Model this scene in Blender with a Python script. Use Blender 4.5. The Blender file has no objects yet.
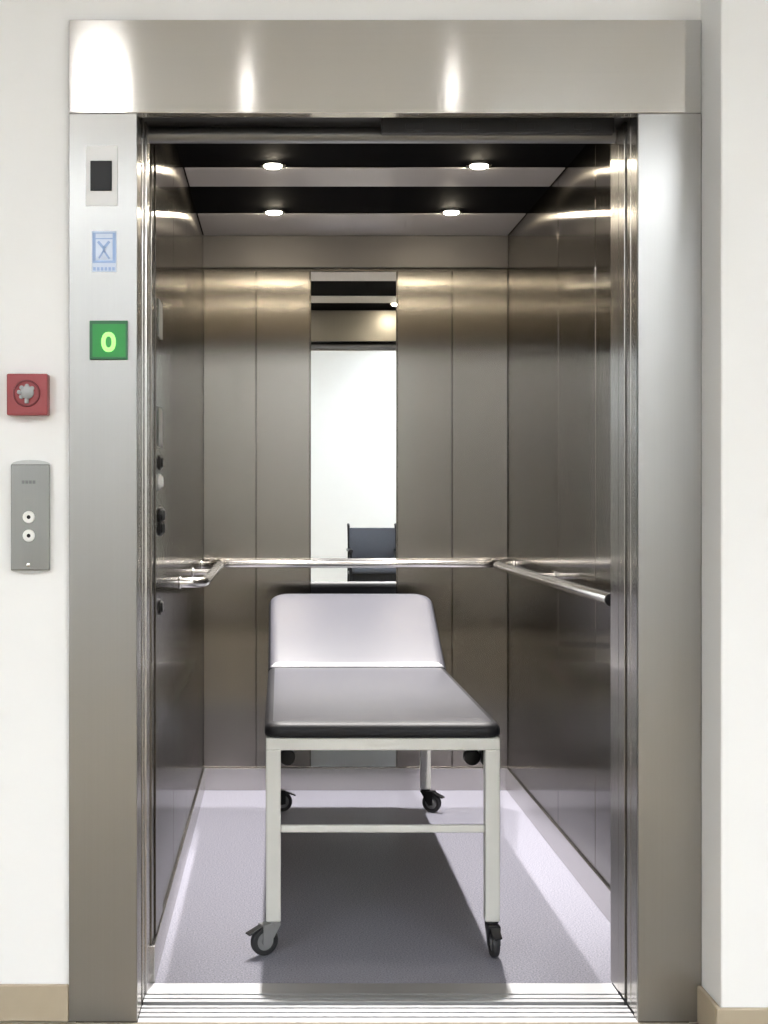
import bpy, bmesh, math, random
from mathutils import Vector, Matrix
random.seed(4)
sc = bpy.context.scene
COL = sc.collection
PI = math.pi
H = 1.16            # eye height
FPX = 1500.0        # focal length in pixels (768x1024 frame)

# ------------------------------------------------------------------ helpers
def link(o): COL.objects.link(o); return o

def bx(bm, x0, x1, y0, y1, z0, z1, bev=0.0, seg=2):
    r = bmesh.ops.create_cube(bm, size=1.0)
    vs = r['verts']
    for v in vs:
        v.co.x = x0 if v.co.x < 0 else x1
        v.co.y = y0 if v.co.y < 0 else y1
        v.co.z = z0 if v.co.z < 0 else z1
    if bev > 0:
        es = list({e for v in vs for e in v.link_edges})
        bmesh.ops.bevel(bm, geom=es, offset=bev, segments=seg, affect='EDGES', profile=0.5)
    return bm

def cyl(bm, p0, p1, r0, r1=None, n=24, caps=True, bev=0.0):
    p0, p1 = Vector(p0), Vector(p1)
    r1 = r0 if r1 is None else r1
    d = (p1 - p0)
    q = d.to_track_quat('Z', 'Y').to_matrix().to_4x4()
    prof = [(r0, 0.0), (r1, d.length)]
    if bev > 0:
        prof = [(r0 - bev, 0), (r0 - bev*0.3, bev*0.3), (r0, bev), (r1, d.length-bev), (r1-bev*0.3, d.length-bev*0.3), (r1-bev, d.length)]
    lathe(bm, prof, Matrix.Translation(p0) @ q, n, caps)
    return bm

def lathe(bm, prof, M, n=32, caps=True):
    rings = []
    for r, z in prof:
        rings.append([bm.verts.new(M @ Vector((r*math.cos(2*PI*i/n), r*math.sin(2*PI*i/n), z))) for i in range(n)])
    for a, b in zip(rings, rings[1:]):
        for i in range(n):
            bm.faces.new((a[i], a[(i+1) % n], b[(i+1) % n], b[i]))
    if caps:
        bm.faces.new(list(reversed(rings[0]))); bm.faces.new(rings[-1])
    return bm

def tube(bm, pts, r, n=16, caps=True, sx=1.0, sz=1.0):
    pts = [Vector(p) for p in pts]
    rings = []
    up = Vector((0, 0, 1))
    for i, p in enumerate(pts):
        if i == 0: t = pts[1]-p
        elif i == len(pts)-1: t = p-pts[-2]
        else: t = (pts[i+1]-p).normalized() + (p-pts[i-1]).normalized()
        t.normalize()
        ref = up if abs(t.dot(up)) < 0.95 else Vector((1, 0, 0))
        a = t.cross(ref).normalized(); b = a.cross(t).normalized()
        rings.append([bm.verts.new(p + a*(r*sx*math.cos(2*PI*k/n)) + b*(r*sz*math.sin(2*PI*k/n))) for k in range(n)])
    for a, b in zip(rings, rings[1:]):
        for i in range(n):
            bm.faces.new((a[i], b[i], b[(i+1) % n], a[(i+1) % n]))
    if caps:
        bm.faces.new(rings[0]); bm.faces.new(list(reversed(rings[-1])))
    return bm

def arc(c, r, a0, a1, n, plane):
    """points of an arc; plane gives two axis vectors"""
    u, w = Vector(plane[0]), Vector(plane[1]); c = Vector(c)
    return [c + u*(r*math.cos(a0+(a1-a0)*i/n)) + w*(r*math.sin(a0+(a1-a0)*i/n)) for i in range(n+1)]

def rrect(w, l, r, n=8):
    """rounded rectangle outline, r = 4 radii (-x-y, +x-y, +x+y, -x+y)"""
    out = []
    cs = [(-1, -1, PI), (1, -1, 1.5*PI), (1, 1, 0), (-1, 1, 0.5*PI)]
    for (sx, sy, a0), rr in zip(cs, r):
        rr = max(rr, 0.0015)
        for i in range(n+1):
            a = a0 + 0.5*PI*i/n
            out.append((sx*(w/2-rr)+rr*math.cos(a), sy*(l/2-rr)+rr*math.sin(a)))
    return out

def pad(bm, w, l, r, prof, M, black_below=None, n=8):
    """stack of rounded-rectangle rings: prof = [(inset, height)]"""
    rings = []
    for ins, z in prof:
        pts = rrect(w-2*ins, l-2*ins, [max(q-ins, 0.002) for q in r], n)
        rings.append([bm.verts.new(M @ Vector((x, y, z))) for x, y in pts])
    k = len(rings[0])
    for j, (a, b) in enumerate(zip(rings, rings[1:])):
        for i in range(k):
            f = bm.faces.new((a[i], a[(i+1) % k], b[(i+1) % k], b[i]))
            if black_below is not None and prof[j+1][1] <= black_below: f.material_index = 1
    f = bm.faces.new(list(reversed(rings[0])))
    if black_below is not None: f.material_index = 1
    bm.faces.new(rings[-1])
    return bm

def prism(bm, pts, y0, y1):
    """outline (x,z) extruded along y"""
    a = [bm.verts.new((x, y0, z)) for x, z in pts]
    b = [bm.verts.new((x, y1, z)) for x, z in pts]
    k = len(pts)
    for i in range(k):
        bm.faces.new((a[i], a[(i+1) % k], b[(i+1) % k], b[i]))
    bm.faces.new(list(reversed(a))); bm.faces.new(b)
    return bm

def wloc(p):
    v = Vector((0, 0, 0))
    while p is not None:
        v = v + Vector(p.location); p = p.parent
    return v

def obj(name, bm, mats, parent=None, smooth=None, origin=None):
    bmesh.ops.recalc_face_normals(bm, faces=bm.faces)
    me = bpy.data.meshes.new(name)
    org = Vector(origin) if origin is not None else (wloc(parent) if parent else Vector((0, 0, 0)))
    bmesh.ops.translate(bm, verts=bm.verts, vec=-org)
    bm.to_mesh(me); bm.free()
    for m in (mats if isinstance(mats, (list, tuple)) else [mats]): me.materials.append(m)
    o = bpy.data.objects.new(name, me); link(o)
    o.location = org - (wloc(parent) if parent else Vector((0, 0, 0)))
    if parent: o.parent = parent
    if smooth:
        for p in me.polygons: p.use_smooth = True
        try: me.set_sharp_from_angle(angle=math.radians(smooth))
        except Exception: pass
    return o

def thing(name, label, cat, loc, group=None):
    o = bpy.data.objects.new(name, None); link(o)
    o.empty_display_size = 0.05; o.location = loc
    o['label'] = label; o['category'] = cat
    if group: o['group'] = group
    return o

def tag(o, label, cat, group=None):
    o['label'] = label; o['category'] = cat
    if group: o['group'] = group
    return o

def struct(name, bm, m, smooth=None, parent=None):
    o = obj(name, bm, m, parent, smooth)
    if parent is None: o['kind'] = 'structure'
    return o

def B(): return bmesh.new()

def text_bm(body, size, M):
    cu = bpy.data.curves.new('glyph', 'FONT'); cu.body = body; cu.size = size
    cu.align_x = 'CENTER'; cu.align_y = 'CENTER'; cu.extrude = 0.0004
    to = bpy.data.objects.new('glyph', cu); link(to)
    bpy.context.view_layer.update()
    me = bpy.data.meshes.new_from_object(to.evaluated_get(bpy.context.evaluated_depsgraph_get()))
    bm = B(); bm.from_mesh(me)
    bmesh.ops.transform(bm, matrix=M, verts=bm.verts)
    bpy.data.objects.remove(to); bpy.data.curves.remove(cu); bpy.data.meshes.remove(me)
    return bm

# ------------------------------------------------------------------ materials
def new_mat(name):
    m = bpy.data.materials.new(name); m.use_nodes = True
    nt = m.node_tree
    return m, nt, nt.nodes['Principled BSDF']

def plain(name, col, rough=0.5, metal=0.0, spec=0.5, var=0.03, scale=40.0, bump=0.0, coat=0.0):
    m, nt, p = new_mat(name)
    p.inputs['Roughness'].default_value = rough
    p.inputs['Metallic'].default_value = metal
    p.inputs['Specular IOR Level'].default_value = spec
    p.inputs['Coat Weight'].default_value = coat
    tc = nt.nodes.new('ShaderNodeTexCoord')
    nz = nt.nodes.new('ShaderNodeTexNoise'); nz.inputs['Scale'].default_value = scale; nz.inputs['Detail'].default_value = 3
    nt.links.new(tc.outputs['Object'], nz.inputs['Vector'])
    mx = nt.nodes.new('ShaderNodeMix'); mx.data_type = 'RGBA'
    c = Vector(col)
    mx.inputs['A'].default_value = (*(c*(1-var)), 1); mx.inputs['B'].default_value = (*(c*(1+var)), 1)
    nt.links.new(nz.outputs['Fac'], mx.inputs['Factor'])
    nt.links.new(mx.outputs['Result'], p.inputs['Base Color'])
    if bump > 0:
        b = nt.nodes.new('ShaderNodeBump'); b.inputs['Strength'].default_value = bump; b.inputs['Distance'].default_value = 0.002
        nt.links.new(nz.outputs['Fac'], b.inputs['Height']); nt.links.new(b.outputs['Normal'], p.inputs['Normal'])
    return m

def steel(name, col, rough, aniso, tangent, streak, var=0.05):
    """brushed stainless steel; tangent = direction the reflections smear along; streak = noise scale per axis"""
    m, nt, p = new_mat(name)
    p.inputs['Metallic'].default_value = 1.0
    p.inputs['Anisotropic'].default_value = aniso
    tc = nt.nodes.new('ShaderNodeTexCoord')
    mp = nt.nodes.new('ShaderNodeMapping'); mp.inputs['Scale'].default_value = streak
    nt.links.new(tc.outputs['Object'], mp.inputs['Vector'])
    nz = nt.nodes.new('ShaderNodeTexNoise'); nz.inputs['Scale'].default_value = 1.0; nz.inputs['Detail'].default_value = 4
    nt.links.new(mp.outputs['Vector'], nz.inputs['Vector'])
    mx = nt.nodes.new('ShaderNodeMix'); mx.data_type = 'RGBA'
    c = Vector(col)
    mx.inputs['A'].default_value = (*(c*(1-var)), 1); mx.inputs['B'].default_value = (*(c*(1+var)), 1)
    nt.links.new(nz.outputs['Fac'], mx.inputs['Factor'])
    nt.links.new(mx.outputs['Result'], p.inputs['Base Color'])
    mr = nt.nodes.new('ShaderNodeMapRange')
    mr.inputs['To Min'].default_value = rough*0.95; mr.inputs['To Max'].default_value = rough*1.05
    nt.links.new(nz.outputs['Fac'], mr.inputs['Value']); nt.links.new(mr.outputs['Result'], p.inputs['Roughness'])
    if tangent:
        cx = nt.nodes.new('ShaderNodeCombineXYZ')
        for i, k in enumerate('XYZ'): cx.inputs[k].default_value = tangent[i]
        nt.links.new(cx.outputs['Vector'], p.inputs['Tangent'])
    return m

def emit(name, col, strength, base=(0.8, 0.8, 0.8)):
    m, nt, p = new_mat(name)
    p.inputs['Base Color'].default_value = (*base, 1)
    p.inputs['Emission Color'].default_value = (*col, 1)
    p.inputs['Emission Strength'].default_value = strength
    return m

STEEL = (0.30, 0.277, 0.246)
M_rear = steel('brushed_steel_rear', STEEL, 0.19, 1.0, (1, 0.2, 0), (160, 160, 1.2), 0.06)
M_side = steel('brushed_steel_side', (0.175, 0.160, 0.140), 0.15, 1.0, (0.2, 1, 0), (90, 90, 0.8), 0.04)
M_jamb = steel('brushed_steel_jamb', (0.355, 0.347, 0.332), 0.33, 0.9, (1, 0.2, 0), (220, 220, 1.5), 0.03)
M_lintel = steel('brushed_steel_lintel', (0.62, 0.61, 0.595), 0.12, 0.85, (0, 0.2, 1), (1.5, 220, 220), 0.03)
M_reveal = steel('brushed_steel_reveal', (0.50, 0.48, 0.45), 0.25, 0.8, (0.2, 1, 0), (200, 200, 1.5), 0.05)
M_skirt = steel('satin_steel_skirting', (0.52, 0.50, 0.485), 0.24, 0.3, None, (3, 3, 160), 0.04)
M_ceilsteel = steel('ceiling_steel', (0.76, 0.74, 0.75), 0.5, 0.0, None, (3, 160, 160), 0.03)
M_chrome = steel('polished_rail_steel', (0.82, 0.80, 0.77), 0.16, 0.0, None, (30, 30, 30), 0.02)
M_sill = steel('aluminium_sill', (0.54, 0.54, 0.55), 0.5, 0.0, None, (2, 200, 200), 0.04)
M_mirror = steel('mirror_glass', (0.93, 0.95, 0.95), 0.004, 0.0, None, (1, 1, 1), 0.0)
M_black = plain('black_gloss_panel', (0.004, 0.004, 0.005), 0.75, spec=0.03, var=0.1)
M_dark = plain('dark_shaft_metal', (0.03, 0.03, 0.032), 0.5)
M_wall = plain('white_wall_paint', (0.86, 0.86, 0.855), 0.75, spec=0.25, var=0.01, scale=9, bump=0.03)
M_ceilh = plain('white_ceiling_paint', (0.85, 0.85, 0.84), 0.8, spec=0.2, var=0.01)
M_tan = plain('tan_skirting_vinyl', (0.40, 0.335, 0.245), 0.5, spec=0.35, var=0.03)
M_hfloor = plain('cream_linoleum', (0.30, 0.245, 0.172), 0.4, spec=0.45, var=0.04, scale=30)
M_red = plain('red_plastic', (0.27, 0.035, 0.04), 0.4, var=0.05)
M_redd = plain('dark_red_plastic', (0.17, 0.016, 0.02), 0.45, var=0.05)
M_greyk = plain('grey_key_metal', (0.28, 0.28, 0.28), 0.4, metal=0.4)
M_station = steel('call_station_steel', (0.25, 0.25, 0.24), 0.42, 0.4, (1, 0, 0), (160, 60, 3), 0.05)
M_cap = plain('call_station_cap_grey', (0.55, 0.56, 0.55), 0.4, var=0.02)
M_white = plain('white_plastic', (0.85, 0.85, 0.83), 0.4, var=0.01)
M_blackp = plain('black_plastic', (0.006, 0.006, 0.007), 0.38, spec=0.3, var=0.1)
M_rubber = plain('black_rubber', (0.018, 0.018, 0.02), 0.6, var=0.1)
M_frame = plain('cream_white_powder_coat', (0.71, 0.70, 0.66), 0.38, var=0.015)
M_paleplate = plain('pale_plate', (0.78, 0.78, 0.78), 0.45, var=0.01)
M_bluepale = plain('pale_blue_print', (0.32, 0.45, 0.72), 0.5, var=0.02)
M_blue = plain('blue_print', (0.16, 0.25, 0.48), 0.5, var=0.03)
M_bluewhite = plain('blue_white_print', (0.66, 0.74, 0.90), 0.5, var=0.02)
M_green = emit('green_backlit_screen', (0.03, 0.40, 0.06), 0.10, (0.02, 0.22, 0.05))
M_digit = emit('lit_green_digit', (0.35, 1.0, 0.22), 0.85, (0.2, 0.6, 0.1))
M_lens = emit('spotlight_lens', (1.0, 0.88, 0.68), 160.0)
M_hfill = emit('added_panel_glow', (0.91, 0.965, 1.02), 26.5)  # glow of the unseen panels added to light the hall
M_hspot = emit('hall_spot_lens', (1.0, 0.97, 0.94), 60.0)
M_vinyltop = plain('grey_upholstery_vinyl', (0.040, 0.040, 0.048), 0.36, spec=0.6, var=0.04, scale=120, bump=0.02)
M_vinylblk = plain('black_upholstery_vinyl', (0.007, 0.007, 0.009), 0.5, spec=0.3, var=0.1)
M_chairfab = plain('dark_slate_fabric', (0.045, 0.05, 0.065), 0.7, var=0.1)

def vinyl_floor():
    m, nt, p = new_mat('speckled_grey_vinyl')
    tc = nt.nodes.new('ShaderNodeTexCoord')
    n1 = nt.nodes.new('ShaderNodeTexNoise'); n1.inputs['Scale'].default_value = 230; n1.inputs['Detail'].default_value = 2
    n2 = nt.nodes.new('ShaderNodeTexNoise'); n2.inputs['Scale'].default_value = 5; n2.inputs['Detail'].default_value = 2
    for n in (n1, n2): nt.links.new(tc.outputs['Object'], n.inputs['Vector'])
    r1 = nt.nodes.new('ShaderNodeValToRGB')
    r1.color_ramp.elements[0].position = 0.34; r1.color_ramp.elements[0].color = (0.125, 0.123, 0.146, 1)
    r1.color_ramp.elements[1].position = 0.62; r1.color_ramp.elements[1].color = (0.30, 0.294, 0.346, 1)
    nt.links.new(n1.outputs['Fac'], r1.inputs['Fac'])
    mx = nt.nodes.new('ShaderNodeMix'); mx.data_type = 'RGBA'; mx.blend_type = 'MULTIPLY'; mx.inputs['Factor'].default_value = 0.25
    nt.links.new(r1.outputs['Color'], mx.inputs['A']); nt.links.new(n2.outputs['Color'], mx.inputs['B'])
    nt.links.new(r1.outputs['Color'], p.inputs['Base Color'])
    p.inputs['Roughness'].default_value = 0.42
    p.inputs['Specular IOR Level'].default_value = 0.4
    b = nt.nodes.new('ShaderNodeBump'); b.inputs['Strength'].default_value = 0.04; b.inputs['Distance'].default_value = 0.001
    nt.links.new(n1.outputs['Fac'], b.inputs['Height']); nt.links.new(b.outputs['Normal'], p.inputs['Normal'])
    return m
M_floor = vinyl_floor()

# ------------------------------------------------------------------ key dimensions
XL, XR = -0.308, 0.912          # lift car inner faces
YF, YR = 3.60, 6.00             # car front edge, rear face
ZC = 2.22                       # car ceiling
ZP = 2.088                      # top of the wall panels
ZS = 0.092                      # skirting height
YA = 3.333                      # architrave face
YW = 3.345                      # landing wall face (left)
AXL0, AXL1 = -0.469, -0.318     # left jamb
AXR0, AXR1 = 0.796, 0.938       # right jamb
ZD, ZA = 2.02, 2.227            # door head, top of the architrave
YB = 3.19                       # projecting right landing wall
HX0, HX1, HY0, HZ = -2.4, 2.8, -7.4, 2.6   # landing hall

# ------------------------------------------------------------------ landing hall (setting)
bm = B(); bx(bm, HX0-0.1, HX1+0.1, HY0-0.1, YA-0.003, -0.06, 0.0)
struct('floor_landing', bm, M_hfloor)
HZ2, YSTEP = 3.2, -0.35  # invented unseen step, lifts the far ceiling out of the mirror's reflection
bm = B()
bx(bm, HX0-0.1, HX1+0.1, YSTEP, YW+0.1, HZ, HZ+0.08)
bx(bm, HX0-0.1, HX1+0.1, YSTEP, YSTEP+0.08, HZ+0.08, HZ2+0.08)
bx(bm, HX0-0.1, HX1+0.1, HY0-0.1, YSTEP, HZ2, HZ2+0.08)
struct('ceiling_landing', bm, M_ceilh)
bm = B()
bx(bm, HX0-0.1, AXL0, YW, YW+0.1, -0.06, HZ)                 # left of the door
bx(bm, AXL0, AXR1, YW, YW+0.1, ZA, HZ)                       # above the door
struct('wall_landing_front', bm, M_wall)
bm = B(); bx(bm, AXR1, HX1+0.1, YB, YW+0.1, -0.06, HZ, 0.004)
struct('wall_landing_right_front', bm, M_wall)
bm = B(); bx(bm, HX0-0.1, HX1+0.1, HY0-0.1, HY0, -0.06, HZ2); struct('wall_landing_back', bm, M_wall)
bm = B(); bx(bm, HX0-0.1, HX0, HY0, YW, -0.06, HZ2); struct('wall_landing_left', bm, M_wall)
bm = B(); bx(bm, HX1, HX1+0.1, HY0, YB, -0.06, HZ2); struct('wall_landing_right', bm, M_wall)
def skirt(name, x0, x1, y0, y1):
    bm = B(); bx(bm, x0, x1, y0, y1, 0.0, 0.082, 0.003); return struct(name, bm, M_tan)
skirt('baseboard_landing_left', HX0, AXL0-0.001, YW-0.012, YW-0.0005)
skirt('baseboard_landing_right', AXR1-0.012, HX1, YB-0.012, YB-0.0005)
skirt('baseboard_landing_return', AXR1-0.012, AXR1-0.0005, YB, YA-0.0005)
skirt('baseboard_landing_back', HX0, HX1, HY0+0.0005, HY0+0.012)

# architrave
bm = B(); bx(bm, AXL0, AXL1, YA, YA+0.012, 0.0, ZD-0.0008, 0.0015); struct('trim_1', bm, M_jamb)
bm = B(); bx(bm, AXL0+0.002, AXL1-0.0002, YA+0.0122, YA+0.107, 0.0, ZD-0.0008, 0.001); struct('trim_9', bm, M_reveal)
bm = B(); bx(bm, AXR0, AXR1-0.001, YA, YA+0.012, 0.0, ZD-0.0008, 0.0015); struct('trim_2', bm, M_jamb)
bm = B(); bx(bm, AXR0+0.0002, AXR1-0.003, YA+0.0122, YA+0.04, 0.0, ZD-0.0008, 0.001); struct('trim_10', bm, M_reveal)
bm = B(); bx(bm, AXL0, AXR1-0.001, YA, YA+0.04, ZD, ZA, 0.0015); struct('trim_3', bm, M_lintel)

# unseen dark enclosure, added behind the architrave to stop light leaks
bm = B()
bx(bm, -0.46, -0.45, YA+0.112, YF+0.02, -0.2, 2.5)
bx(bm, 1.50, 1.52, YW+0.1, YF+0.04, -0.2, 2.5)
bx(bm, -0.46, 1.52, YW+0.1, YF+0.04, 2.5, 2.52)
bx(bm, -0.46, 1.52, YW, YF+0.02, -0.22, -0.2)
struct('shaft_leak_block', bm, M_dark)

# sills: grooved aluminium, landing side and car side
def sill(name, y0, y1, grooves):
    bm = B()
    x0, x1 = AXL1+0.0015, AXR0-0.0002
    pts = [(y0, -0.03), (y0, 0.0)]
    for g in grooves:
        pts += [(g-0.005, 0.0), (g-0.005, -0.010), (g+0.005, -0.010), (g+0.005, 0.0)]
    pts += [(y1, 0.0), (y1, -0.03)]
    a = [bm.verts.new((x0, y, z)) for y, z in pts]; b = [bm.verts.new((x1, y, z)) for y, z in pts]
    k = len(pts)
    for i in range(k): bm.faces.new((a[i], a[(i+1) % k], b[(i+1) % k], b[i]))
    bm.faces.new(a); bm.faces.new(list(reversed(b)))
    return struct(name, bm, M_sill)
sill('trim_4', YA-0.002, 3.442, [3.365, 3.395, 3.425])
sill('trim_5', 3.468, YF, [3.490, 3.520])

# sliding doors, parked in the right-hand pocket
door = bpy.data.objects.new('door_1', None); link(door); door.location = (1.1, 3.41, 0); door['kind'] = 'structure'
for (y0, x0) in ((3.3745, AXR0+0.0012), (3.4085, AXR0+0.0004)):
    bm = B(); bx(bm, x0, x0+0.575, y0, y0+0.0325 if y0 < 3.45 else y0+0.030, 0.006, ZD+0.016, 0.001); obj('door_panel', bm, M_reveal, door)
door2 = bpy.data.objects.new('door_2', None); link(door2); door2.location = (1.1, 3.51, 0); door2['kind'] = 'structure'
for (y0, x0) in ((3.470, AXR0+0.0004), (3.502, AXR0+0.0012)):
    bm = B(); bx(bm, x0, x0+0.575, y0, y0+0.0325 if y0 < 3.45 else y0+0.030, 0.006, ZD+0.016, 0.001); obj('door_panel', bm, M_reveal, door2)

# door header above the car sill
bm = B(); bx(bm, AXL1-0.05, 1.45, 3.47, 3.596, 2.047, 2.30, 0.002); struct('trim_6', bm, M_dark)
M_bar = steel('dull_header_bar', (0.24, 0.24, 0.24), 0.4, 0.0, None, (3, 160, 160), 0.03)
bm = B(); cyl(bm, (AXL1+0.007, 3.560, 2.026), (AXR0-0.002, 3.560, 2.026), 0.0195, n=24); struct('trim_7', bm, M_bar, smooth=40)
bm = B()
bx(bm, 0.235, 0.775, 3.474, 3.50, 2.010, 2.0465, 0.002)
for i in range(4): bx(bm, 0.29+i*0.13, 0.33+i*0.13, 3.470, 3.4735, 2.018, 2.032, 0.001)
tag(obj('door_hanger', bm, M_dark, origin=(0.505, 3.49, 2.014)), 'dark door hanger bar under the right half of the lift door header', 'door hanger')

# left strike posts (landing jamb return is trim_1; then car post)
bm = B()
bx(bm, AXL1-0.03, AXL1+0.001, 3.468, 3.512, 0.002, 2.046, 0.0015)
struct('trim_8', bm, M_reveal)
bm = B(); bx(bm, AXL1-0.03, AXL1+0.006, 3.514, YF-0.0002, 0.002, 2.046, 0.0025)
struct('trim_12', bm, M_skirt)

# ------------------------------------------------------------------ lift car (setting)
bm = B(); bx(bm, XL-0.005, XR+0.005, YF, YR+0.02, -0.03, 0.0); struct('floor', bm, M_floor)
# ceiling: black gloss soffit with lowered steel panels
bm = B(); bx(bm, XL-0.03, XR+0.03, YF, YR+0.03, ZC, ZC+0.03); struct('ceiling', bm, M_black)
for y0, y1 in ((3.97, 4.22), (4.775, 5.05), (5.54, YR-0.018)):
    bm = B(); bx(bm, XL+0.004, XR-0.004, y0, y1, ZC-0.005, ZC-0.0005, 0.0015); struct('ceiling_panel', bm, M_ceilsteel)
# rear wall: bulkhead, backing and panels with open joints
G = 0.0022
bm = B()
bx(bm, XL-0.03, XR+0.03, YR+0.012, YR+0.03, 0.0, ZC)
for x0, x1 in ((XL, -0.096), (-0.096, 0.120), (0.468, 0.688), (0.688, XR)):
    bx(bm, x0+G, x1-G, YR, YR+0.013, ZS, ZP-0.012, 0.0015)
struct('wall_rear', bm, M_rear)
bm = B(); bx(bm, XL, XR, YR-0.012, YR+0.0115, ZP, ZC-0.0005, 0.002)
struct('trim_13', bm, steel('bulkhead_steel', (0.20, 0.19, 0.182), 0.55, 0.0, None, (160, 160, 2), 0.03))
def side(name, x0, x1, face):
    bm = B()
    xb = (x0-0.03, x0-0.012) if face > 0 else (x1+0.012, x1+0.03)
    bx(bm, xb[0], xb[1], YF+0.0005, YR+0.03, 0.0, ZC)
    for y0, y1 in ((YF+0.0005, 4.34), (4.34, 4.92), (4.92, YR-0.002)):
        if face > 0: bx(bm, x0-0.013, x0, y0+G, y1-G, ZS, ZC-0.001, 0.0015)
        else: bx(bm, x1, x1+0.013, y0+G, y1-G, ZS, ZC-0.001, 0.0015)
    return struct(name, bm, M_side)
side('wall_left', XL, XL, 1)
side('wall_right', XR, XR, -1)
# car front return (right of the doorway) and transom
bm = B()
bx(bm, AXR0+0.0014, XR-0.0005, YF-0.066, YF+0.02, 0.001, 2.034, 0.002)
struct('trim_11', bm, M_reveal)
bm = B()
bx(bm, AXR0+0.0014, XR-0.0005, YF, YF+0.02, 2.036, ZC, 0.0015)
bx(bm, XL+0.0005, AXR0+0.0012, YF, YF+0.02, 2.047, ZC, 0.0015)
struct('wall_front', bm, steel('transom_steel', (0.26, 0.24, 0.21), 0.30, 0.0, None, (160, 160, 2), 0.04))
# steel skirting in the car
bm = B(); bx(bm, XL, XR, YR-0.010, YR+0.011, 0.0, ZS-0.002, 0.002); struct('baseboard_rear', bm, M_skirt)
bm = B(); bx(bm, XL-0.011, XL+0.008, YF+0.0005, YR-0.011, 0.0, ZS-0.002, 0.002); struct('baseboard_left', bm, M_skirt)
bm = B(); bx(bm, XR-0.008, XR+0.011, YF+0.0215, YR-0.011, 0.0, ZS-0.002, 0.002); struct('baseboard_right', bm, M_skirt)

# mirror
mir = thing('wall_mirror', 'tall narrow frameless mirror in the middle of the lift rear wall', 'mirror', (0.294, YR, ZS))
bm = B(); bx(bm, 0.120+G, 0.468-G, YR+0.001, YR+0.011, ZS, ZP-0.012, 0.0015, 1); obj('mirror_glass', bm, M_mirror, mir)

# ------------------------------------------------------------------ handrails
ZR, RR = 0.908, 0.016
def handrail(name, label, p0, p1, wall_dir, posts, tip0=True, tip1=True):
    p0, p1, w = Vector(p0), Vector(p1), Vector(wall_dir)
    d = (p1-p0).normalized()
    t = thing(name, label, 'handrail', ((p0+p1)/2+w*0.076), 'lift car handrails')
    r = 0.065
    pts = []
    if tip0:
        pts += [p0 + w*0.0755] + [p0 + d*r + w*r - d*(r*math.cos(a)) - w*(r*math.sin(a)) for a in [PI/2*i/6 for i in range(7)]]
    else: pts += [p0]
    if tip1:
        pts += [p1 - d*r + w*r + d*(r*math.sin(a)) - w*(r*math.cos(a)) for a in [PI/2*i/6 for i in range(7)]] + [p1 + w*0.0755]
    else: pts += [p1]
    bm = B(); tube(bm, pts, RR, 20); obj('rail', bm, M_chrome, t, 40)
    for f in posts:
        c = p0.lerp(p1, f)
        bm = B()
        cyl(bm, c + w*0.010, c + w*0.070, 0.0105, n=16)
        cyl(bm, c + w*0.070, c + w*0.0755, 0.017, n=24, bev=0.0015)
        obj('bracket', bm, M_chrome, t, 40)
    for tip, p in ((tip0, p0), (tip1, p1)):
        if tip:
            bm = B(); cyl(bm, p + w*0.070, p + w*0.0757, 0.0205, n=24, bev=0.0015); obj('rosette', bm, M_chrome, t, 40)
        else:
            s = -1 if p is p0 else 1
            bm = B(); cyl(bm, p + d*s*0.0003, p + d*s*0.006, RR+0.0008, n=20, bev=0.0012); obj('end_cap', bm, M_blackp, t, 40)
    return t
handrail('handrail', 'straight tubular steel handrail across the rear wall behind the couch', (-0.262, YR-0.0765, ZR), (0.858, YR-0.0765, ZR), (0, 1, 0), (0.30, 0.70))
handrail('handrail', 'polished steel handrail on the right side wall of the lift', (0.836, 3.79, ZR), (0.836, 5.83, ZR), (1, 0, 0), (0.58,), False, True)
handrail('handrail', 'polished steel handrail on the left side wall beside the button panel', (-0.232, 4.58, ZR), (-0.232, 5.83, ZR), (-1, 0, 0), (0.54,), True, True)

# ------------------------------------------------------------------ car operating panel on the left wall (seen edge-on)
cop = thing('car_operating_panel', 'full-height steel button panel seen edge-on on the left lift wall', 'control panel', (XL, 3.79, ZS))
bm = B(); bx(bm, XL+0.0005, XL+0.004, 3.675, 3.895, ZS+0.0005, 2.06, 0.003); obj('faceplate', bm, M_side, cop)
def zv(v, Y): return H-(v-500)*Y/FPX
M_copstrip = plain('grey_display_strip', (0.30, 0.30, 0.29), 0.4)
xf = XL+0.004
bm = B(); bx(bm, xf, xf+0.004, 3.725, 3.835, zv(338, 3.79), zv(302, 3.79), 0.0015); obj('floor_display', bm, M_copstrip, cop)
bm = B(); bx(bm, xf, xf+0.004, 3.725, 3.835, zv(447, 3.79), zv(408, 3.79), 0.0015); obj('notice_plate', bm, M_copstrip, cop)
for v, m_, r_ in ((463, M_blackp, 0.013), (482, M_white, 0.014), (515, M_blackp, 0.014), (528, M_blackp, 0.014), (606, M_blackp, 0.014)):
    for k, yy in enumerate((3.76, 3.815)):
        if v in (463, 482, 606) and k: continue
        z = zv(v, 3.79)
        bm = B(); cyl(bm, (xf, yy, z), (xf+0.011, yy, z), r_, n=24, bev=0.002); b_ = obj('button', bm, m_, cop, 40)
        bm = B(); lathe(bm, [(r_+0.0005, 0), (r_+0.006, 0), (r_+0.006, 0.004), (r_+0.004, 0.006), (r_+0.0005, 0.006)],
                        Matrix.Translation((xf, yy, z)) @ Matrix.Rotation(PI/2, 4, 'Y'), 24, caps=False)
        obj('collar', bm, m_, b_, 40)

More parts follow.
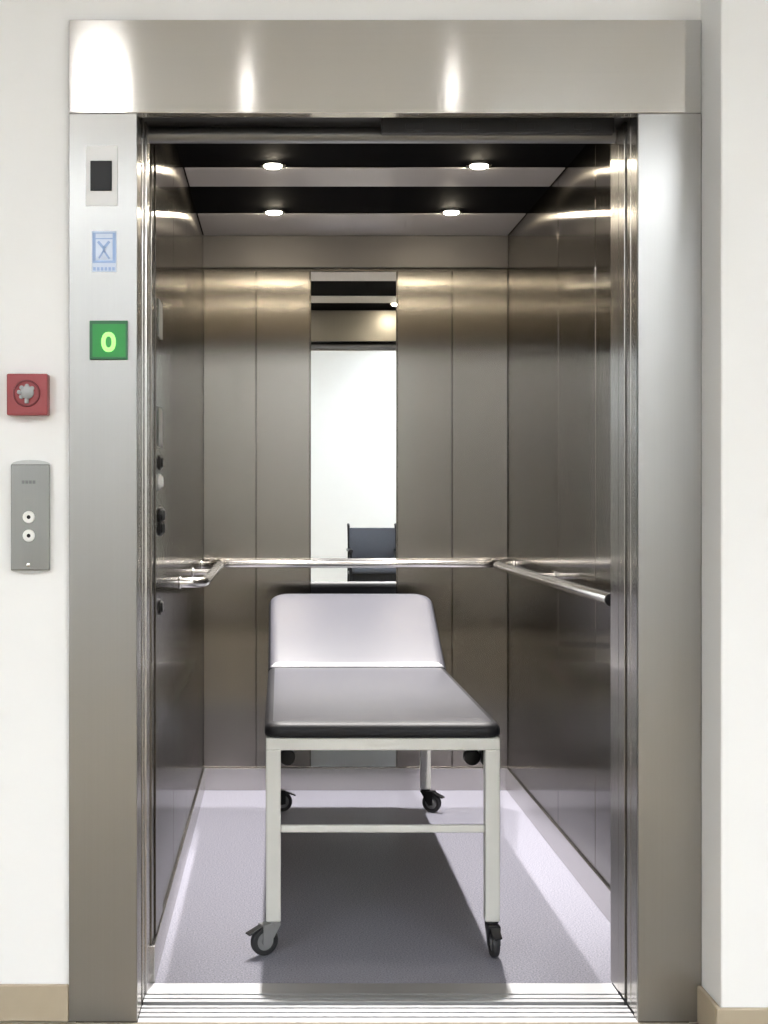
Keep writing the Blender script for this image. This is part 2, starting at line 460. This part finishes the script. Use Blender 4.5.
# ------------------------------------------------------------------ ceiling spotlights
def spotlight(x, y, label, dim=False, src=[None]):
    if src[0] is None:
        t = thing('ceiling_spotlight', label, 'spotlight', (0, 0, 0), 'lift ceiling spotlights')
        bm = B(); lathe(bm, [(0.030, 0.0), (0.040, 0.0), (0.040, -0.003), (0.037, -0.006), (0.031, -0.006), (0.028, -0.002)], Matrix.Identity(4), 32, caps=False)
        obj('trim_ring', bm, M_chrome, t, 40)
        bm = B(); lathe(bm, [(0.0005, -0.014), (0.010, -0.0135), (0.020, -0.0115), (0.0265, -0.008), (0.0285, -0.004), (0.0285, 0.0)], Matrix.Identity(4), 32, caps=True)
        obj('lens', bm, M_lens, t, 40)
        la = bpy.data.lights.new('spot_lamp', 'SPOT'); la.energy = 150; la.color = (1.0, 0.97, 0.95)
        la.spot_size = math.radians(96); la.spot_blend = 0.6; la.shadow_soft_size = 0.02
        lo = bpy.data.objects.new('spot_lamp', la); link(lo); lo.parent = t; lo.location = (0, 0, -0.03)
        src[0] = t
    else:
        t = src[0].copy(); link(t); t['label'] = label
        for ch in list(src[0].children):
            c = ch.copy(); link(c); c.parent = t
    if dim:
        for c in t.children:
            if c.type == 'LIGHT':
                c.data = c.data.copy(); c.data.energy = 2
    t.location = (x, y, ZC-0.0005)
    return t
for y, where in ((4.735, 'in the middle ceiling row'), (5.50, 'in the rear ceiling row'), (3.93, 'over the threshold')):
    spotlight(-0.022, y, 'small spotlight ' + where + ', button panel side', y < 4)
    spotlight(0.628, y, 'small spotlight ' + where + ', side away from the button panel', y < 4)

# ------------------------------------------------------------------ examination couch
CX = 0.262
YQ0, YQ1, YQ2 = 3.80, 5.085, 5.60
couch = thing('examination_couch', 'wheeled examination couch with grey padded top, raised backrest and cream metal frame', 'examination couch', (CX, 4.69, 0))
zt = 0.556
prof = [(0.008, 0.0), (0.002, 0.003), (0.0, 0.008), (0.0, 0.018), (0.002, 0.025), (0.007, 0.031), (0.014, 0.0350), (0.022, 0.0372), (0.036, 0.0390), (0.08, 0.0415), (0.14, 0.042)]
bm = B(); pad(bm, 0.604, YQ1-YQ0-0.004, [0.045, 0.045, 0.006, 0.006], prof, Matrix.Translation((CX, (YQ0+YQ1)/2, zt)), 0.0372)
obj('seat_cushion', bm, [M_vinyltop, M_vinylblk], couch, 60)
tilt = math.radians(23.2)
LB = 0.565
Mb = Matrix.Translation((CX, YQ1+0.003, zt+0.006)) @ Matrix.Rotation(tilt, 4, 'X') @ Matrix.Translation((0, LB/2, 0))
bm = B(); pad(bm, 0.604, LB, [0.006, 0.006, 0.07, 0.07], prof[:8] + [(0.034, 0.0380)], Mb, 0.0310)
obj('backrest_cushion', bm, [M_vinyltop, M_vinylblk], couch, 60)
# backrest support board and stays
bm = B()
Ms = Matrix.Translation((CX, YQ1+0.003, zt+0.006)) @ Matrix.Rotation(tilt, 4, 'X')
bx(bm, -0.26, 0.26, 0.05, LB-0.06, -0.013, -0.0005, 0.003)
for s in (-1, 1): bx(bm, s*0.20-0.012, s*0.20+0.012, 0.0, LB-0.08, -0.034, -0.0135, 0.002)
bmesh.ops.transform(bm, matrix=Ms, verts=bm.verts)
obj('backrest_board', bm, M_blackp, couch)
# frame
FX0, FX1, FY0, FY1 = CX-0.298, CX+0.298, 3.815, 5.60
zf0, zf1 = 0.523, 0.5545
bm = B()
bx(bm, FX0, FX1, FY0, FY0+0.03, zf0, zf1, 0.003)
bx(bm, FX0, FX1, FY1-0.03, FY1, zf0, zf1-0.003, 0.003)
bx(bm, FX0, FX0+0.028, FY0+0.028, FY1-0.028, zf0+0.002, zf1-0.001, 0.003)
bx(bm, FX1-0.028, FX1, FY0+0.028, FY1-0.028, zf0+0.002, zf1-0.001, 0.003)
bx(bm, FX0+0.028, FX1-0.028, YQ1-0.03, YQ1-0.004, zf0+0.004, zf1-0.002, 0.003)
obj('top_frame', bm, M_frame, couch)
leg_y = (FY0+0.019, FY1-0.019)
for y in leg_y:
    for x in (FX0+0.019, FX1-0.019):
        bm = B()
        bx(bm, x-0.019, x+0.019, y-0.019, y+0.019, 0.086, zf0+0.001, 0.004, 3)
        obj('leg', bm, M_frame, couch)
    if y == leg_y[0]:
        bm = B(); bx(bm, FX0+0.037, FX1-0.037, y-0.008, y+0.008, 0.311, 0.330, 0.004, 3); obj('crossbar', bm, M_frame, couch)
# folding-leg lock knobs under the side rails
for s, x in ((1, FX0+0.028), (-1, FX1-0.028)):
    bm = B()
    bx(bm, x-0.004, x+0.004, 3.92, 3.98, 0.468, zf0+0.003, 0.002)
    cyl(bm, (x+s*0.027, 3.935, 0.484), (x+s*0.027, 3.97, 0.484), 0.022, n=24, bev=0.005)
    cyl(bm, (x+s*0.003, 3.955, 0.484), (x+s*0.03, 3.955, 0.484), 0.008, n=12)
    obj('lock_knob', bm, M_blackp, couch, 40)
    bm = B()
    tube(bm, [(x+s*0.002, 3.96, zf0-0.04), (x+s*0.002, 4.20, zf0-0.003)], 0.006, 10); obj('leg_stay', bm, M_frame, couch, 40)
# casters: fork (part) > wheel, hub, brake pedal
def caster(x, y, ang, fork):
    R0 = 0.0375
    M = Matrix.Translation((x, y, 0)) @ Matrix.Rotation(ang, 4, 'Z')     # trail along local -y, axle along local x
    bm = B()
    cyl(bm, (0, 0, 0.073), (0, 0, 0.0858), 0.017, n=20, bev=0.002)
    bx(bm, -0.0155, 0.0155, -0.036, 0.016, 0.0755, 0.0805, 0.002)
    for s in (-1, 1):
        k = len(bm.verts)
        prof_ = [(0.014, 0.078), (-0.036, 0.078), (-0.036, 0.030), (-0.020, 0.027), (-0.010, 0.040)]
        xs = (s*0.0130, s*0.0155)
        a = [bm.verts.new((xs[0], p, q)) for p, q in prof_]; b = [bm.verts.new((xs[1], p, q)) for p, q in prof_]
        n = len(prof_)
        for i in range(n): bm.faces.new((a[i], a[(i+1) % n], b[(i+1) % n], b[i]))
        bm.faces.new(a); bm.faces.new(list(reversed(b)))
    bmesh.ops.transform(bm, matrix=M, verts=bm.verts)
    c = obj('caster', bm, fork, couch, 30)
    wc = Vector((0, -0.026, R0))
    Mw = M @ Matrix.Translation(wc) @ Matrix.Rotation(PI/2, 4, 'Y')
    bm = B()
    lathe(bm, [(0.024, -0.0095), (0.033, -0.0095), (0.0365, -0.006), (R0-0.0003, 0.0), (0.0365, 0.006), (0.033, 0.0095), (0.024, 0.0095), (0.024, -0.0095)], Mw, 36, caps=False)
    obj('tyre', bm, M_rubber, c, 40)
    bm = B()
    lathe(bm, [(0.004, -0.0105), (0.009, -0.0105), (0.011, -0.007), (0.0235, -0.006), (0.0235, 0.006), (0.011, 0.007), (0.009, 0.0105), (0.004, 0.0105)], Mw, 28)
    obj('hub', bm, M_greyk, c, 40)
    bm = B()
    bx(bm, -0.012, 0.012, -0.078, -0.034, 0.0725, 0.0775, 0.002)
    bmesh.ops.rotate(bm, cent=(0, -0.036, 0.076), matrix=Matrix.Rotation(math.radians(22), 3, 'X'), verts=bm.verts)
    bmesh.ops.transform(bm, matrix=M, verts=bm.verts)
    obj('brake_pedal', bm, M_blackp, c)
caster(FX0+0.019, leg_y[0], math.radians(-62), M_greyk)
caster(FX1-0.019, leg_y[0], math.radians(4), M_blackp)
caster(FX0+0.019, leg_y[1], math.radians(100), M_blackp)
caster(FX1-0.019, leg_y[1], math.radians(58), M_blackp)

# ------------------------------------------------------------------ landing fixtures
def at(u, v, Y): return ((u-280)*Y/FPX, H-(v-500)*Y/FPX)
def plate(bm, u0, v0, u1, v1, Yf, depth, bev=0.001, back=None):
    """box on a wall: front at Yf-depth, back at Yf; size measured at Yf"""
    x0, z1 = at(u0, v0, Yf); x1, z0 = at(u1, v1, Yf)
    bx(bm, x0, x1, Yf-depth, Yf, z0, z1, bev); return (x0+x1)/2, (z0+z1)/2, x1-x0, z1-z0

RX = Matrix.Rotation(PI/2, 4, 'X')    # lathe axis +z -> -y
# red call point
xc, zc = at(30.3, 395, YW)
cp = thing('fire_call_point', 'square red fire call point box on the white wall above the call buttons', 'fire call point', (xc, YW, zc))
bm = B(); plate(bm, 9.5, 375, 50, 416, YW-0.0002, 0.036, 0.003)
obj('housing', bm, M_red, cp)
yb = YW-0.0362
bm = B(); lathe(bm, [(0.026, 0.0), (0.030, 0.0), (0.0285, 0.003), (0.026, 0.003)], Matrix.Translation((xc-0.002, yb, zc+0.001)) @ RX, 32, caps=False)
obj('ring', bm, M_redd, cp, 40)
bm = B(); cyl(bm, (xc+0.000, yb, zc+0.003), (xc+0.000, yb-0.006, zc+0.003), 0.0145, n=20, bev=0.002)
for a in (2.3, 3.1, 3.9, 1.5, 0.7):
    cyl(bm, (xc-0.002+0.016*math.cos(a), yb, zc+0.003+0.014*math.sin(a)), (xc-0.002+0.016*math.cos(a), yb-0.005, zc+0.003+0.014*math.sin(a)), 0.005, n=12, bev=0.001)
bx(bm, xc-0.006, xc+0.003, yb-0.005, yb, zc-0.021, zc-0.010, 0.001)
obj('key_switch', bm, M_greyk, cp, 40)
# hall call station
xs, zs_ = at(31, 517, YW)
st = thing('call_switch_plate', 'tall grey metal lift call plate with two white ringed buttons', 'call button panel', (xs, YW, zs_))
x0, z1 = at(12, 464.5, YW); x1, z0 = at(50.5, 570, YW)
def arched(x0, x1, z0, z1, rise_t, rise_b, n=12):
    c = (x0+x1)/2; w = (x1-x0)/2
    pts = [(x0, z0)]
    pts += [(c - w*math.cos(PI*i/n), z0 - rise_b*math.sin(PI*i/n)) for i in range(1, n)] if rise_b else []
    pts += [(x1, z0), (x1, z1)]
    pts += [(c + w*math.cos(PI*i/n), z1 + rise_t*math.sin(PI*i/n)) for i in range(1, n)] if rise_t else []
    pts += [(x0, z1)]
    return pts
bm = B(); prism(bm, arched(x0, x1, z0, z1, 0.010, 0.007), YW-0.008, YW-0.0002); obj('backing_cap', bm, M_cap, st)
bm = B(); bx(bm, x0, x1, YW-0.016, YW-0.0082, z0, z1, 0.002); obj('faceplate', bm, M_station, st)
yf = YW-0.0162
for v in (517, 535.5):
    bx_, bz_ = at(30, v, YW)
    bm = B(); lathe(bm, [(0.0045, 0.0), (0.0045, 0.004), (0.008, 0.005), (0.0128, 0.004), (0.0138, 0.0)], Matrix.Translation((bx_, yf, bz_)) @ RX, 28, caps=False)
    b_ = obj('button_ring', bm, M_white, st, 40)
    bm = B(); cyl(bm, (bx_, yf, bz_), (bx_, yf-0.003, bz_), 0.0043, n=16, bev=0.0008); obj('button_center', bm, M_blackp, b_, 40)
# illegible dark maker's mark: a row of small strokes
bm = B()
for i, u in enumerate((23.0, 26.6, 30.2, 33.8)):
    a0, b0 = at(u, 481, YW); bx(bm, a0, a0+0.0062, yf-0.0006, yf, b0-0.0062, b0+0.001, 0.0)
obj('marking', bm, plain('dark_grey_print', (0.12, 0.12, 0.12), 0.5), st)
sx_, sz_ = at(29.5, 564.5, YW)
bm = B(); cyl(bm, (sx_, yf, sz_), (sx_, yf-0.002, sz_), 0.0045, n=16, bev=0.001); obj('screw', bm, M_chrome, st, 40)
# dark sensor window in a pale plate, upper jamb
xd, zd = at(101, 176, YA)
dw = thing('indicator_panel', 'small black window in a pale plate, topmost item on the left steel jamb', 'panel', (xd, YA, zd))
bm = B(); plate(bm, 86, 146, 117.5, 206, YA-0.0002, 0.002, 0.0006); obj('backplate', bm, M_paleplate, dw)
bm = B(); plate(bm, 90.5, 161, 112, 191, YA-0.0023, 0.004, 0.001); obj('window', bm, M_blackp, dw)
# pale blue notice
xn, zn = at(104, 251, YA)
nt_ = thing('notice_sign', 'pale blue pictogram sticker between the black window and green display', 'notice', (xn, YA, zn))
bm = B(); plate(bm, 92, 231, 116.5, 272, YA-0.0002, 0.001, 0.0); obj('sticker', bm, M_bluewhite, nt_)
y2 = YA-0.0013
bm = B()
for r in ((92.6, 232.5, 95.6, 263), (112.6, 232.5, 115.8, 263), (95.6, 232.5, 112.6, 233.6), (95.6, 260.5, 112.6, 263)):
    plate(bm, *r, y2, 0.0004, 0.0)
plate(bm, 95.6, 238, 112.6, 239.2, y2, 0.0004, 0.0)
obj('border', bm, M_bluepale, nt_)
bm = B()
def bar(bm, u0, v0, u1, v1, w):
    a = Vector((*at(u0, v0, YA),)); b = Vector((*at(u1, v1, YA),)); d = (b-a).normalized(); nrm = Vector((-d.y, d.x))*w/2
    prism(bm, [tuple(a-nrm), tuple(b-nrm), tuple(b+nrm), tuple(a+nrm)], y2-0.0005, y2)
bar(bm, 98, 241.5, 103.5, 248, 0.006); bar(bm, 109.5, 241.5, 104, 248, 0.006)
bar(bm, 103.8, 247, 103.8, 252, 0.005); bar(bm, 103.5, 251, 99, 258.5, 0.004); bar(bm, 104, 251, 109.5, 259, 0.004)
obj('pictogram', bm, M_bluepale, nt_)
bm = B()
for i in range(6):
    plate(bm, 93.2+i*3.8, 267.2, 95.8+i*3.8, 270.6, y2, 0.0004, 0.0)
obj('lettering', bm, M_bluepale, nt_)
# green floor indicator
xg, zg = at(109, 340.5, YA)
gi = thing('floor_indicator', 'square green floor display showing a lit number 0', 'display', (xg, YA, zg))
bm = B(); plate(bm, 90, 321, 128, 360, YA-0.0002, 0.010, 0.0015); obj('housing', bm, plain('dark_green_plastic', (0.02, 0.13, 0.05), 0.35), gi)
bm = B(); plate(bm, 92.5, 324, 125.5, 357, YA-0.0103, 0.0008, 0.0); obj('screen', bm, M_green, gi)
dx, dz = at(108.6, 342, YA-0.011)
def oval(rx, rz, n=40): return [(dx+rx*math.copysign(abs(math.cos(2*PI*i/n))**0.8, math.cos(2*PI*i/n)), dz+rz*math.sin(2*PI*i/n)) for i in range(n)]
bm = B()
o_, i_ = oval(0.0160, 0.0220), oval(0.0068, 0.0125)
rows = []
for yy in (YA-0.0113, YA-0.0128):
    rows.append(([bm.verts.new((x, yy, z)) for x, z in o_], [bm.verts.new((x, yy, z)) for x, z in i_]))
n = len(o_)
for k in range(n):
    j = (k+1) % n
    bm.faces.new((rows[0][0][k], rows[0][0][j], rows[0][1][j], rows[0][1][k]))
    bm.faces.new((rows[1][0][k], rows[1][1][k], rows[1][1][j], rows[1][0][j]))
    bm.faces.new((rows[0][0][k], rows[1][0][k], rows[1][0][j], rows[0][0][j]))
    bm.faces.new((rows[0][1][k], rows[0][1][j], rows[1][1][j], rows[1][1][k]))
obj('digit', bm, M_digit, gi)

# ------------------------------------------------------------------ chair in the hall (seen in the mirror)
ccx, ccy = 0.955, -3.30
ch = thing('armchair', 'dark chair with armrests seen only as a reflection in the tall mirror', 'chair', (ccx, ccy, 0))
bm = B(); pad(bm, 0.46, 0.44, [0.04]*4, [(0.01, 0), (0, 0.01), (0, 0.04), (0.01, 0.055), (0.05, 0.062)], Matrix.Translation((ccx, ccy+0.02, 0.42)))
obj('seat', bm, M_chairfab, ch, 50)
Mk = Matrix.Translation((ccx, ccy-0.215, 0.54)) @ Matrix.Rotation(math.radians(96), 4, 'X')
bm = B(); pad(bm, 0.475, 0.335, [0.012]*4, [(0.01, 0), (0, 0.01), (0, 0.03), (0.01, 0.04), (0.04, 0.045)], Mk @ Matrix.Translation((0, 0.165, -0.022)))
obj('backrest', bm, M_chairfab, ch, 50)
for s in (-1, 1):
    x = ccx + s*0.245
    bm = B(); tube(bm, [(x, ccy-0.20, 0.0), (x, ccy-0.215, 0.45), (x, ccy-0.255, 0.89), (x, ccy-0.30, 0.905)], 0.014, 12); obj('rear_leg', bm, M_blackp, ch, 40)
    bm = B(); tube(bm, [(x, ccy+0.24, 0.0), (x, ccy+0.23, 0.30), (x, ccy+0.22, 0.63)], 0.014, 12); obj('front_leg', bm, M_blackp, ch, 40)
    bm = B(); bx(bm, x-0.024, x+0.024, ccy-0.20, ccy+0.27, 0.632, 0.660, 0.008, 3); obj('armrest', bm, M_blackp, ch, 40)
    bm = B(); bx(bm, x-0.010, x+0.010, ccy-0.20, ccy+0.22, 0.405, 0.428, 0.003); obj('side_rail', bm, M_blackp, ch)
for y in (ccy-0.18, ccy+0.20):
    bm = B(); bx(bm, ccx-0.235, ccx+0.235, y-0.010, y+0.010, 0.318, 0.418, 0.003); obj('cross_rail', bm, M_blackp, ch)

# ------------------------------------------------------------------ hall lights: added unseen panels, then downlights
def added_hall_panel(x, y, sx, sy, label):  # unseen panel added to brighten the hall and its walls
    HZ = 2.6 if y > YSTEP else HZ2
    t = thing('added_fill_panel', label, 'ceiling light', (x, y, HZ), 'landing ceiling lights')
    bm = B()
    for a in ((-sx/2-0.02, -sx/2, -sy/2-0.02, sy/2+0.02), (sx/2, sx/2+0.02, -sy/2-0.02, sy/2+0.02),
              (-sx/2, sx/2, -sy/2-0.02, -sy/2), (-sx/2, sx/2, sy/2, sy/2+0.02)):
        bx(bm, x+a[0], x+a[1], y+a[2], y+a[3], HZ-0.012, HZ-0.0005)
    obj('frame', bm, M_white, t)
    bm = B(); bx(bm, x-sx/2+0.001, x+sx/2-0.001, y-sy/2+0.001, y+sy/2-0.001, HZ-0.006, HZ-0.001); obj('diffuser', bm, M_hfill, t)
added_hall_panel(-1.75, 0.1, 0.9, 0.6, 'unseen added ceiling light panel above the landing, on the call button side')
added_hall_panel(2.3, 0.1, 0.9, 0.6, 'unseen added ceiling light panel above the landing, on the side of the projecting wall')
added_hall_panel(-1.75, -1.5, 0.9, 0.6, 'unseen added ceiling light panel in the middle of the hall, on the call button side')
added_hall_panel(2.3, -1.5, 0.9, 0.6, 'unseen added ceiling light panel in the middle of the hall, near the chair')
added_hall_panel(-1.75, -6.6, 0.9, 0.6, 'unseen added ceiling light panel by the back wall of the hall, call button side')
added_hall_panel(2.3, -6.6, 0.9, 0.6, 'unseen added ceiling light panel by the back wall of the hall, chair side')
def hall_spot(x, y, r, label):
    t = thing('ceiling_downlight', label, 'ceiling light', (x, y, HZ), 'landing ceiling lights')
    bm = B(); lathe(bm, [(r, 0), (r+0.012, 0), (r+0.010, -0.008), (r, -0.006)], Matrix.Translation((x, y, HZ-0.0005)), 32, caps=False); obj('trim_ring', bm, M_white, t, 40)
    bm = B(); cyl(bm, (x, y, HZ-0.005), (x, y, HZ-0.0008), r-0.0005, n=32); obj('lens', bm, M_hspot, t, 40)
hall_spot(-0.62, 1.44, 0.085, 'large round downlight in the landing ceiling before the left jamb')
hall_spot(-0.115, 1.44, 0.020, 'tiny round downlight in the landing ceiling before the left half of the door')
hall_spot(0.60, 1.44, 0.020, 'tiny round downlight in the landing ceiling before the right half of the door')

# ------------------------------------------------------------------ camera, world, view
cam = bpy.data.cameras.new('camera'); co = bpy.data.objects.new('camera', cam); link(co)
co.location = (0, 0, H); co.rotation_euler = (PI/2, 0, 0)
cam.sensor_width = 36; cam.sensor_fit = 'AUTO'
cam.lens = FPX/1024*36
cam.shift_x = (384-280)/1024; cam.shift_y = -(512-500)/1024
cam.clip_start = 0.02
sc.camera = co
w = bpy.data.worlds.new('world'); sc.world = w; w.use_nodes = True
w.node_tree.nodes['Background'].inputs['Color'].default_value = (0.5, 0.5, 0.5, 1)
w.node_tree.nodes['Background'].inputs['Strength'].default_value = 0.05
sc.view_settings.view_transform = 'Standard'
sc.view_settings.look = 'None'
sc.view_settings.exposure = 0.6
sc.view_settings.gamma = 1.0
sc.view_settings.use_curve_mapping = False
sc.cycles.use_denoising = True
sc.cycles.max_bounces = 12; sc.cycles.glossy_bounces = 8; sc.cycles.diffuse_bounces = 5
sc.cycles.caustics_reflective = False; sc.cycles.caustics_refractive = False
sc.cycles.blur_glossy = 0.3
sc.cycles.sample_clamp_indirect = 8
